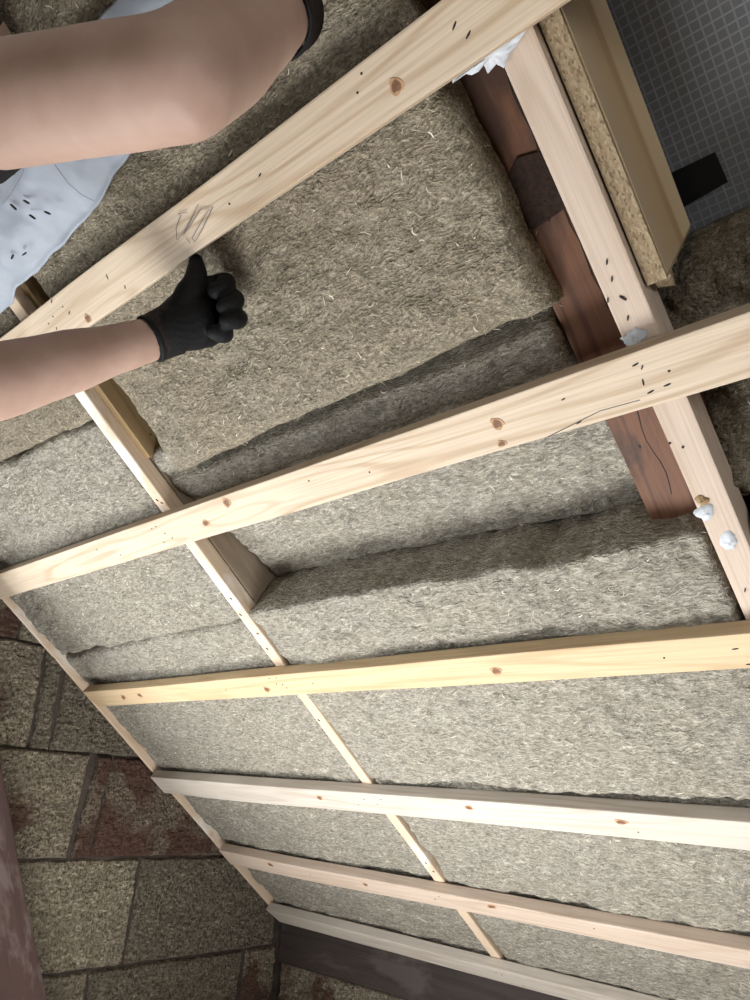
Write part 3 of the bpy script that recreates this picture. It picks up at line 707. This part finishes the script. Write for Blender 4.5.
# bay under the gloved hand
slab('large stone wool slab pressed by the black-gloved hand', (-1.085, -1.050), (-0.328, -0.314), -0.62, (0.206, 0.188), lambda s, t: -0.034 - 0.012 * np.clip(1 - s / 0.06, 0, 1) + 0.010 * np.exp(-((t - 0.93) / 0.08) ** 2), -0.19, WOOL, 1, r=0.016, jit=0.007)
slab('sunken stone wool slab crossed by the knotty batten, deepest of all', -1.1075, -0.330, (0.160, 0.140), 0.512, lambda s, t: -0.052 - 0.082 * np.clip(t * 1.15 - 0.15, 0, 1) - 0.055 * np.clip(s / 0.15, 0, 1) * np.exp(-((t - 0.15) / 0.03) ** 2), -0.2, WOOL_B, 2, r=0.014, jit=0.006)
slab('thick proud stone wool slab with dark upper end above the yellowish batten', -1.1075, (-0.264, -0.260), (0.504, 0.512), 0.988, lambda s, t: -0.028 + 0 * s, -0.22, WOOL_B, 3, r=0.006, jit=0.009, ang=0.15)
slab('stone wool slab between whitish batten and pinkish batten, right of middle strip', -1.1075, -0.262, (0.990, 1.003), (1.366, 1.374), flat(-0.030), -0.22, WOOL_B, 4, ang=0.1)
slab('lowest stone wool slab right of the middle strip, at the eave', -1.1075, -0.262, (1.372, 1.380), 1.69, flat(-0.030), -0.22, WOOL_B, 5, ang=0.1)
# bay beside the gable wall
slab('stone wool slab under the bare forearm, beside the middle strip', -1.942, -1.148, -0.62, (0.028, 0.058), flat(-0.036), -0.22, WOOL, 6)
slab('stone wool slab by the gable, crossed by the knotty batten, ragged lower seam', -1.942, -1.139, (0.031, 0.062), (0.560, 0.528), flat(-0.034), -0.22, WOOL_B, 7)
slab('brightest stone wool slab by the gable, crossed by the yellowish batten', -1.942, -1.1385, (0.561, 0.529), 1.022, flat(-0.035), -0.22, WOOL_B, 8, jit=0.004)
slab('stone wool slab by the gable between whitish and pinkish battens', -1.942, -1.1385, 1.024, 1.345, flat(-0.035), -0.22, WOOL_B, 9)
slab('lowest stone wool slab by the gable, in the corner at the eave', -1.942, -1.1385, 1.347, 1.69, flat(-0.036), -0.22, WOOL_B, 10)
# bay right of the old rafter
slab('dark rumpled stone wool slab tucked under the underlay at the right edge', -0.236, 0.49, (0.222, 0.195), 0.505, lambda s, t: -0.115 + 0.03 * np.sin(t * 9 + s * 3) + 0.02 * t, -0.235, WOOL_C, 11, r=0.016, lump=2.2, dens=1500)
slab('stone wool slab edge at the far right, below the dark rumpled one', -0.206, 0.49, 0.512, 1.02, flat(-0.036), -0.22, WOOL_B, 12, dens=1500)
slab('lower right stone wool slab beyond the old rafter', -0.21, 0.49, 1.03, 1.69, flat(-0.036), -0.22, WOOL_B, 13, dens=500, edge_fib=0, step=0.01)

# white membrane strip lying along the insulation above the top batten
def membrane():
    us = np.linspace(-1.75, -0.30, 220); n2 = 40
    S, Tt = np.meshgrid(us, np.linspace(0, 1, n2))
    lo = np.interp(us, [-1.75, -1.10, -1.07, -1.00, -0.90, -0.70, -0.50, -0.30], [-0.165, -0.160, -0.170, -0.173, -0.176, -0.197, -0.222, -0.235]) + 0.004 * fbm(us * 16, 2.0, 0, 77, 3)
    hi = np.interp(us, [-1.75, -1.0, -0.70, -0.60, -0.30], [-0.33, -0.335, -0.320, -0.314, -0.30]) + 0.003 * fbm(us * 12, 5.0, 0, 78, 3)
    V = hi + (lo - hi) * Tt
    W = 0.0 + 0.020 * np.sin(np.pi * np.clip(Tt * 0.95 + 0.1, 0, 1)) - 0.012 + 0.006 * fbm(S * 7, V * 9, 0, 80, 3) + 0.0012 * fbm(S * 50, V * 50, 0, 81, 2)
    top = np.stack([S, -V, W], -1).reshape(-1, 3); bot = top - np.array([0, 0, 0.0012])
    i = np.arange(S.size).reshape(S.shape); N = S.size
    F = np.stack([i[:-1, :-1], i[1:, :-1], i[1:, 1:], i[:-1, 1:]], -1).reshape(-1, 4)
    loop = np.concatenate([i[0, :], i[1:, -1], i[-1, -2::-1], i[-2:0:-1, 0]])
    side = np.stack([loop, np.roll(loop, -1), np.roll(loop, -1) + N, loop + N], -1)
    return mesh('membrane_strip', np.concatenate([top, bot]), np.concatenate([F, F[:, ::-1] + N, side]))
o = link('membrane_strip', membrane(), M_FOIL, mw=RM.copy(), smooth=True)
tag(o, 'loose bluish-white membrane strip behind the bent bare arm', 'membrane')
SM = disc_mesh('staple', 0.0058, 0.0011, 0.0008, 8)
for (x, y, rt) in [(13, 207, 1.9), (26, 202, 2.2), (32, 217, 2.1), (47, 213, 2.3), (24, 254, 0), (12, 257, 0.3), (100, 12, 0.4)]:
    q = bpx(x, y, 0.010); link('staple', SM, M_BLACK, o, RM @ Matrix.Translation(q) @ Matrix.Rotation(rt, 4, 'Z'))
for cr in ([(55, 165), (68, 183), (82, 195), (94, 201)], [(2, 205), (10, 195), (22, 175), (25, 165)]):
    tube_strokes('crease', [px_stroke(cr, 0.0105)], 0.0003, M_PENCIL, o)

# torn foil between the top batten and the old rafter
def torn():
    q0 = [(452, 84), (463, 74), (470, 76), (478, 72), (483, 65), (487, 74), (496, 64), (504, 68), (509, 53), (516, 46), (524, 34), (532, 16), (515, 12), (480, 36), (455, 58)]
    n = len(q0); vs_ = []
    for k, (x, y) in enumerate(q0):
        u, v, w = bpx(x, y, -0.0225); vs_.append((u, v, w + 0.0015 * math.sin(k * 2.1)))
    vs_ += [(a, b, c - 0.0015) for a, b, c in vs_]
    c1 = tuple(np.mean(np.array(vs_[:n]), 0) + np.array([0, 0, 0.002])); c2 = tuple(np.array(c1) - np.array([0, 0, 0.0015]))
    vs_ += [c1, c2]; fs = []
    for k in range(n):
        j = (k + 1) % n
        fs += [(j, k, 2 * n), (n + k, n + j, 2 * n + 1), (k, j, n + j, n + k)]
    bm = bmesh.new(); bv = [bm.verts.new(p) for p in vs_]
    for f_ in fs: bm.faces.new([bv[k] for k in f_])
    bmesh.ops.subdivide_edges(bm, edges=[e for e in bm.edges if e.calc_length() > 0.006], cuts=3, use_grid_fill=True)
    for v in bm.verts:
        v.co.z += 0.0022 * float(fbm(v.co.x * 110, v.co.y * 110, 0, 91, 2)); v.co.x += 0.001 * float(fbm(v.co.x * 200, v.co.y * 200, 3, 92, 2))
    return bm_mesh('torn_membrane', bm)
o = link('torn_membrane', torn(), M_FILL, mw=RM.copy(), smooth=True)
tag(o, 'torn white scrap of membrane between top batten and red old rafter', 'membrane')

# ------------------------------------------------------------------ person
def skin_mat():
    m = NT('skin')
    a = m.noise(m.coords(), 14, 4, 0.6); b = m.noise(m.coords(), 220, 2, 0.6)
    c = m.mix(m.ramp(a, [(0.3, 0.0), (0.7, 1.0)]), (0.38, 0.245, 0.19), (0.46, 0.315, 0.25))
    m.b.inputs['Subsurface Weight'].default_value = 0.08; m.b.inputs['Subsurface Radius'].default_value = (0.01, 0.004, 0.002)
    return m.out(c, 0.55, m.bump(b, 0.12, 0.0008), 0.35)
SKIN = skin_mat()
M_SHIRT = plain('black_cotton', (0.016, 0.015, 0.016), 0.9, 0.2, 60, 0.3, 0.002, 0.1)
M_TROU = plain('dark_work_cloth', (0.05, 0.052, 0.06), 0.9, 0.2, 50, 0.3, 0.002, 0.1)
M_GLOVE = plain('black_coated_glove', (0.007, 0.007, 0.0075), 0.7, 0.3, 300, 0.5, 0.0015, 0.2)
M_CUFF = plain('dark_knit_cuff', (0.034, 0.026, 0.025), 0.9, 0.3, 320, 0.7, 0.002, 0.1)
M_HAIR = plain('dark_hair', (0.05, 0.033, 0.022), 0.6, 0.3, 90, 0.4, 0.003)
M_SHOE = plain('work_shoe', (0.06, 0.045, 0.035), 0.7, 0.2, 40)
def limb(pts, rad, seg=18, flat=None):
    """closed tapered tube with round ends; flat=(normal, k) squeezes it along a direction"""
    pts = [np.array(p, float) for p in pts]
    # catmull resample
    P_, R_ = [], []
    n = len(pts)
    for i in range(n - 1):
        p0, p1, p2, p3 = pts[max(i - 1, 0)], pts[i], pts[i + 1], pts[min(i + 2, n - 1)]
        for k in range(6):
            t = k / 6
            P_.append(0.5 * ((2 * p1) + (p2 - p0) * t + (2 * p0 - 5 * p1 + 4 * p2 - p3) * t * t + (3 * p1 - p0 - 3 * p2 + p3) * t ** 3))
            R_.append(rad[i] + (rad[i + 1] - rad[i]) * (t * t * (3 - 2 * t)))
    P_.append(pts[-1]); R_.append(rad[-1])
    d0 = (P_[0] - P_[1]) / np.linalg.norm(P_[0] - P_[1]); d1 = (P_[-1] - P_[-2]) / np.linalg.norm(P_[-1] - P_[-2])
    A, RA = [], []
    for a in (0.02, 0.35, 0.7, 1.05, 1.35): A.append(P_[0] + d0 * R_[0] * math.cos(a)); RA.append(R_[0] * math.sin(a))
    A += P_; RA += R_
    for a in (1.35, 1.05, 0.7, 0.35, 0.02): A.append(P_[-1] + d1 * R_[-1] * math.cos(a)); RA.append(R_[-1] * math.sin(a))
    V, F = [], []
    ref = np.array([0.31, 0.22, 0.92])
    for i in range(len(A)):
        t = A[min(i + 1, len(A) - 1)] - A[max(i - 1, 0)]; t = t / np.linalg.norm(t)
        x = np.cross(ref, t)
        if np.linalg.norm(x) < 0.1: x = np.cross(np.array([1, 0, 0]), t)
        x /= np.linalg.norm(x); y = np.cross(t, x)
        for j in range(seg):
            q = 2 * math.pi * j / seg; o_ = RA[i] * (x * math.cos(q) + y * math.sin(q))
            if flat is not None: o_ = o_ - flat[0] * (o_ @ flat[0]) * (1 - flat[1])
            V.append(A[i] + o_)
    for i in range(len(A) - 1):
        for j in range(seg):
            k = (j + 1) % seg; F.append((i * seg + j, i * seg + k, (i + 1) * seg + k, (i + 1) * seg + j))
    F.append(tuple(range(seg))[::-1]); F.append(tuple((len(A) - 1) * seg + j for j in range(seg)))
    return V, F
def merged(name, limbs, mat, parent, voxel, smooth_it=6, origin=None):
    V, F = [], []
    for v, f_ in limbs:
        b = len(V); V += [tuple(x) for x in v]; F += [tuple(b + i for i in q) for q in f_]
    c = np.mean(np.array(V), 0)
    V = [tuple(np.array(x) - c) for x in V]
    o = link(name, mesh(name, V, F), mat, parent, Matrix.Translation(c))
    r_ = o.modifiers.new('remesh', 'REMESH'); r_.mode = 'VOXEL'; r_.voxel_size = voxel; r_.use_smooth_shade = True
    s_ = o.modifiers.new('smooth', 'SMOOTH'); s_.iterations = smooth_it; s_.factor = 0.5
    return o
def ell(c, rx, ry, rz, n=14):
    V, F = [], []
    for i in range(n + 1):
        a = math.pi * (0.02 + 0.96 * i / n)
        for j in range(n * 2):
            b = math.pi * j / n; V.append((c[0] + rx * math.sin(a) * math.cos(b), c[1] + ry * math.sin(a) * math.sin(b), c[2] + rz * math.cos(a)))
    m_ = n * 2
    for i in range(n):
        for j in range(m_):
            k = (j + 1) % m_; F.append((i * m_ + j, (i + 1) * m_ + j, (i + 1) * m_ + k, i * m_ + k))
    F.append(tuple(range(m_))); F.append(tuple(n * m_ + j for j in range(m_))[::-1])
    return V, F

elb_r = pt(178, 80, 0.50); slv = pt(0, 107, 0.575); dr = (slv - elb_r) / np.linalg.norm(slv - elb_r); sho_r = elb_r + dr * 0.285
wri_r = pt(276, 18, 0.655)
wri_l = pt(152, 339, 0.905); mid_l = pt(0, 381, 0.80); dl = (mid_l - wri_l) / np.linalg.norm(mid_l - wri_l); elb_l = wri_l + dl * 0.255
sho_l = sho_r + np.array([-0.36, -0.03, 0.03])
neck = (sho_r + sho_l) / 2 + np.array([0, -0.01, 0.03])
chest = neck + np.array([0, -0.01, -0.17]); waist = neck + np.array([0, -0.02, -0.40]); hip = neck + np.array([0, -0.02, -0.55])
body_x = neck[0]
person = bpy.data.objects.new('person', None); C.objects.link(person)
person.location = (body_x, neck[1] - 0.02, 0.0); WM[person.name] = Matrix.Translation(person.location)
tag(person, 'person in black t-shirt and black work gloves pressing insulation into the roof', 'person')
head = neck + np.array([0, 0.045, 0.185])
fdir = np.array([0, 1, 0.0])
L = []
L.append(limb([sho_r, sho_r + (slv - sho_r) * 0.5, slv, slv + (elb_r - slv) * 0.6, elb_r], [0.054, 0.049, 0.0455, 0.0430, 0.0405]))
fm = elb_r + (wri_r - elb_r) * 0.35
L.append(limb([elb_r, fm, elb_r + (wri_r - elb_r) * 0.7, wri_r, wri_r + (wri_r - elb_r) * 0.12], [0.0410, 0.0425, 0.0365, 0.0310, 0.029]))
L.append(limb([pt(192, 108, 0.497), pt(204, 108, 0.505)], [0.020, 0.018]))                 # point of the elbow
L.append(limb([sho_l, sho_l + (elb_l - sho_l) * 0.5, elb_l], [0.056, 0.047, 0.040]))
L.append(limb([elb_l, elb_l + (wri_l - elb_l) * 0.25, elb_l + (wri_l - elb_l) * 0.55, elb_l + (wri_l - elb_l) * 0.82, wri_l, wri_l - dl * 0.03], [0.040, 0.0425, 0.0375, 0.030, 0.0272, 0.027]))
sh_mid = neck + np.array([0, -0.005, -0.05])
L.append(limb([sho_l + np.array([0.02, 0, -0.01]), sh_mid, sho_r + np.array([-0.02, 0, -0.01])], [0.062, 0.075, 0.062]))
yf = (np.array([0, 1.0, 0]), 0.68)
L.append(limb([neck + np.array([0, 0, -0.07]), chest, waist, hip], [0.125, 0.165, 0.145, 0.160], flat=yf))
L.append(limb([neck + np.array([0, 0.0, -0.03]), neck + np.array([0, 0.02, 0.09])], [0.058, 0.052]))
for s in (-1, 1):
    hp = hip + np.array([s * 0.085, 0, -0.02]); kn = np.array([body_x + s * 0.10, hp[1] + 0.03, 0.50]); an = np.array([body_x + s * 0.11, hp[1] - 0.01, 0.09])
    L.append(limb([hp, (hp + kn) / 2, kn, (kn + an) / 2 + np.array([0, -0.02, 0.04]), an], [0.09, 0.08, 0.055, 0.055, 0.038]))
    L.append(limb([an, an + np.array([0, 0.02, -0.03]), an + np.array([0, 0.14, -0.055])], [0.038, 0.036, 0.03]))
L.append(ell(head, 0.074, 0.092, 0.112)); L.append(ell(head + np.array([0, 0.035, -0.06]), 0.055, 0.052, 0.055))
L.append(limb([head + np.array([0, 0.088, 0.012]), head + np.array([0, 0.105, -0.028])], [0.009, 0.014]))
for s in (-1, 1):
    L.append(ell(head + np.array([s * 0.076, -0.005, -0.01]), 0.010, 0.02, 0.032, 8))
    L.append(ell(head + np.array([s * 0.03, 0.079, 0.008]), 0.013, 0.010, 0.008, 8))
L.append(ell(head + np.array([0, 0.083, -0.056]), 0.024, 0.01, 0.006, 8))
body = merged('body', L, SKIN, person, 0.0055, 7)
# clothes
H = []
H.append(limb([sho_r + np.array([-0.03, 0, 0]), sho_r, sho_r + (slv - sho_r) * 0.6, slv - (slv - sho_r) * 0.34], [0.066, 0.065, 0.058, 0.0535]))
H.append(limb([sho_l + np.array([0.03, 0, 0]), sho_l, sho_l + (elb_l - sho_l) * 0.45], [0.066, 0.064, 0.057]))
H.append(limb([sho_l + np.array([0.02, 0, -0.01]), sh_mid, sho_r + np.array([-0.02, 0, -0.01])], [0.070, 0.084, 0.070]))
H.append(limb([neck + np.array([0, 0, -0.075]), chest, waist, hip + np.array([0, 0, 0.02])], [0.135, 0.176, 0.160, 0.172], flat=yf))
merged('t_shirt', H, M_SHIRT, person, 0.006, 6)['label'] = 'black t-shirt with short sleeves'
TR = []
for s in (-1, 1):
    hp = hip + np.array([s * 0.085, 0, -0.02]); kn = np.array([body_x + s * 0.10, hp[1] + 0.03, 0.50]); an = np.array([body_x + s * 0.11, hp[1] - 0.01, 0.10])
    TR.append(limb([hp, (hp + kn) / 2, kn, (kn + an) / 2, an], [0.102, 0.092, 0.072, 0.068, 0.062]))
TR.append(limb([hip + np.array([0, 0, 0.06]), hip + np.array([0, 0, -0.03])], [0.165, 0.172], flat=yf))
merged('trousers', TR, M_TROU, person, 0.008, 6)
for s in (-1, 1):
    an = np.array([body_x + s * 0.11, hip[1] - 0.01, 0.07])
    merged('shoe', [limb([an + np.array([0, -0.04, -0.02]), an + np.array([0, 0.05, -0.02]), an + np.array([0, 0.17, -0.035])], [0.045, 0.047, 0.036])], M_SHOE, person, 0.006, 4)
merged('hair', [ell(head + np.array([0, -0.022, 0.028]), 0.081, 0.086, 0.098), ell(head + np.array([0, -0.055, -0.02]), 0.066, 0.05, 0.07)], M_HAIR, person, 0.006, 3)
# left glove: loose fist, thumb up
D0 = 0.945
gl = []
def gp(x, y, d_): return pt(x, y, D0 + d_)
gl.append(limb([gp(158, 337, -0.036), gp(172, 330, -0.03), gp(190, 322, -0.015)], [0.030, 0.031, 0.034]))
gl.append(limb([gp(172, 322, -0.028), gp(188, 304, -0.012), gp(207, 289, 0.004)], [0.024, 0.022, 0.017]))
gl.append(limb([gp(175, 328, -0.028), gp(195, 312, -0.008), gp(212, 301, 0.005)], [0.026, 0.023, 0.018]))
gl.append(limb([gp(176, 332, -0.028), gp(196, 324, -0.01), gp(211, 317, 0.004)], [0.025, 0.023, 0.018]))
gl.append(limb([gp(172, 336, -0.03), gp(192, 335, -0.014), gp(208, 334, 0.0)], [0.020, 0.020, 0.0175]))
gl.append(limb([gp(206, 289, 0.006), gp(224, 283, 0.0), gp(225, 286, -0.026), gp(216, 291, -0.036)], [0.0145, 0.0135, 0.012, 0.0105]))
gl.append(limb([gp(211, 301, 0.006), gp(232, 299, 0.0), gp(234, 302, -0.028), gp(224, 306, -0.038)], [0.015, 0.0135, 0.012, 0.0105]))
gl.append(limb([gp(211, 318, 0.006), gp(235, 318, 0.0), gp(237, 320, -0.027), gp(227, 321, -0.038)], [0.015, 0.0135, 0.012, 0.0105]))
gl.append(limb([gp(206, 332, 0.004), gp(222, 333, -0.002), gp(223, 334, -0.022), gp(215, 332, -0.032)], [0.0145, 0.013, 0.012, 0.0105]))
gl.append(limb([gp(178, 318, -0.03), gp(188, 297, -0.026), gp(196, 278, -0.016), gp(196, 261, -0.004)], [0.021, 0.0185, 0.0145, 0.0095]))
gl.append(limb([gp(192, 300, -0.012), gp(204, 287, 0.0)], [0.017, 0.014]))
G1 = merged('glove', gl, M_GLOVE, person, 0.0019, 4)
G1['label'] = 'black glove clenched against the insulation'
def cuff(parent, p, q, r0, r1, name='cuff'):
    """hollow knitted cuff with a rolled hem at p"""
    p, q = np.array(p), np.array(q); t = (q - p) / np.linalg.norm(q - p)
    x = np.cross(t, [0.3, 0.2, 0.9]); x /= np.linalg.norm(x); y = np.cross(t, x); n = 40
    prof = [(0.0, r0 * 0.93), (-0.0015, r0 * 1.0), (0.0, r0 * 1.03), (0.003, r0 * 1.035), (0.0055, r0 * 1.01), (np.linalg.norm(q - p), r1), (np.linalg.norm(q - p), r1 * 0.85)]
    V = []; F = []
    for (h, r_) in prof:
        for j in range(n):
            a = 2 * math.pi * j / n; V.append(tuple(p + t * h + r_ * (x * math.cos(a) + y * math.sin(a))))
    for i in range(len(prof) - 1):
        for j in range(n):
            k = (j + 1) % n; F.append((i * n + j, (i + 1) * n + j, (i + 1) * n + k, i * n + k))
    me = mesh(name, V, F); me.materials.append(M_CUFF); me.materials.append(M_GLOVE)
    for k, pl in enumerate(me.polygons):
        if k < n * 4: pl.material_index = 1
    c = link(name, me, None, parent, Matrix(), True); return c
cuff(G1, pt(150, 339.5, 0.903), pt(172, 330, 0.918), 0.0295, 0.0325)
# right glove: open hand flat on the wool, above the picture
wd_ = (wri_r - elb_r) / np.linalg.norm(wri_r - elb_r)
up_s = np.array([0, -cp, sp]); ud = np.array([1.0, 0, 0])
def wproj(p, w):     # move a point to height w over the batten faces
    p = np.array(p); cur_ = (p - CAM) @ NV + DR
    return p + NV * (w - cur_)
w0_ = wri_r + wd_ * 0.012
hb = wproj(w0_ + up_s * 0.045 + ud * 0.02, 0.010)
g2 = [limb([wri_r + wd_ * 0.005, (w0_ + hb) / 2, hb], [0.031, 0.033, 0.030])]
for k, (a, ln_) in enumerate(((-0.036, 0.072), (-0.012, 0.085), (0.012, 0.080), (0.035, 0.062))):
    k0 = wproj(hb + ud * a + up_s * 0.045, 0.002); k1 = wproj(k0 + up_s * ln_ * 0.5 + ud * a * 0.2, 0.008); k2 = wproj(k0 + up_s * ln_ + ud * a * 0.3, -0.012)
    g2.append(limb([wproj(w0_ + ud * a * 0.5 + up_s * 0.02, 0.012), hb + ud * a * 0.8, k0], [0.022, 0.021, 0.016])); g2.append(limb([k0, k1, k2], [0.0135, 0.0125, 0.0105]))
tb = hb + ud * -0.03
g2.append(limb([tb - up_s * 0.01, wproj(tb + ud * -0.035 + up_s * 0.02, 0.006), wproj(tb + ud * -0.05 + up_s * 0.055, -0.004)], [0.021, 0.016, 0.0115]))
G2 = merged('glove', g2, M_GLOVE, person, 0.0025, 4)
G2['label'] = 'black glove on the upper hand'
cuff(G2, wri_r - wd_ * 0.004, wri_r + wd_ * 0.035, 0.0345, 0.0355)
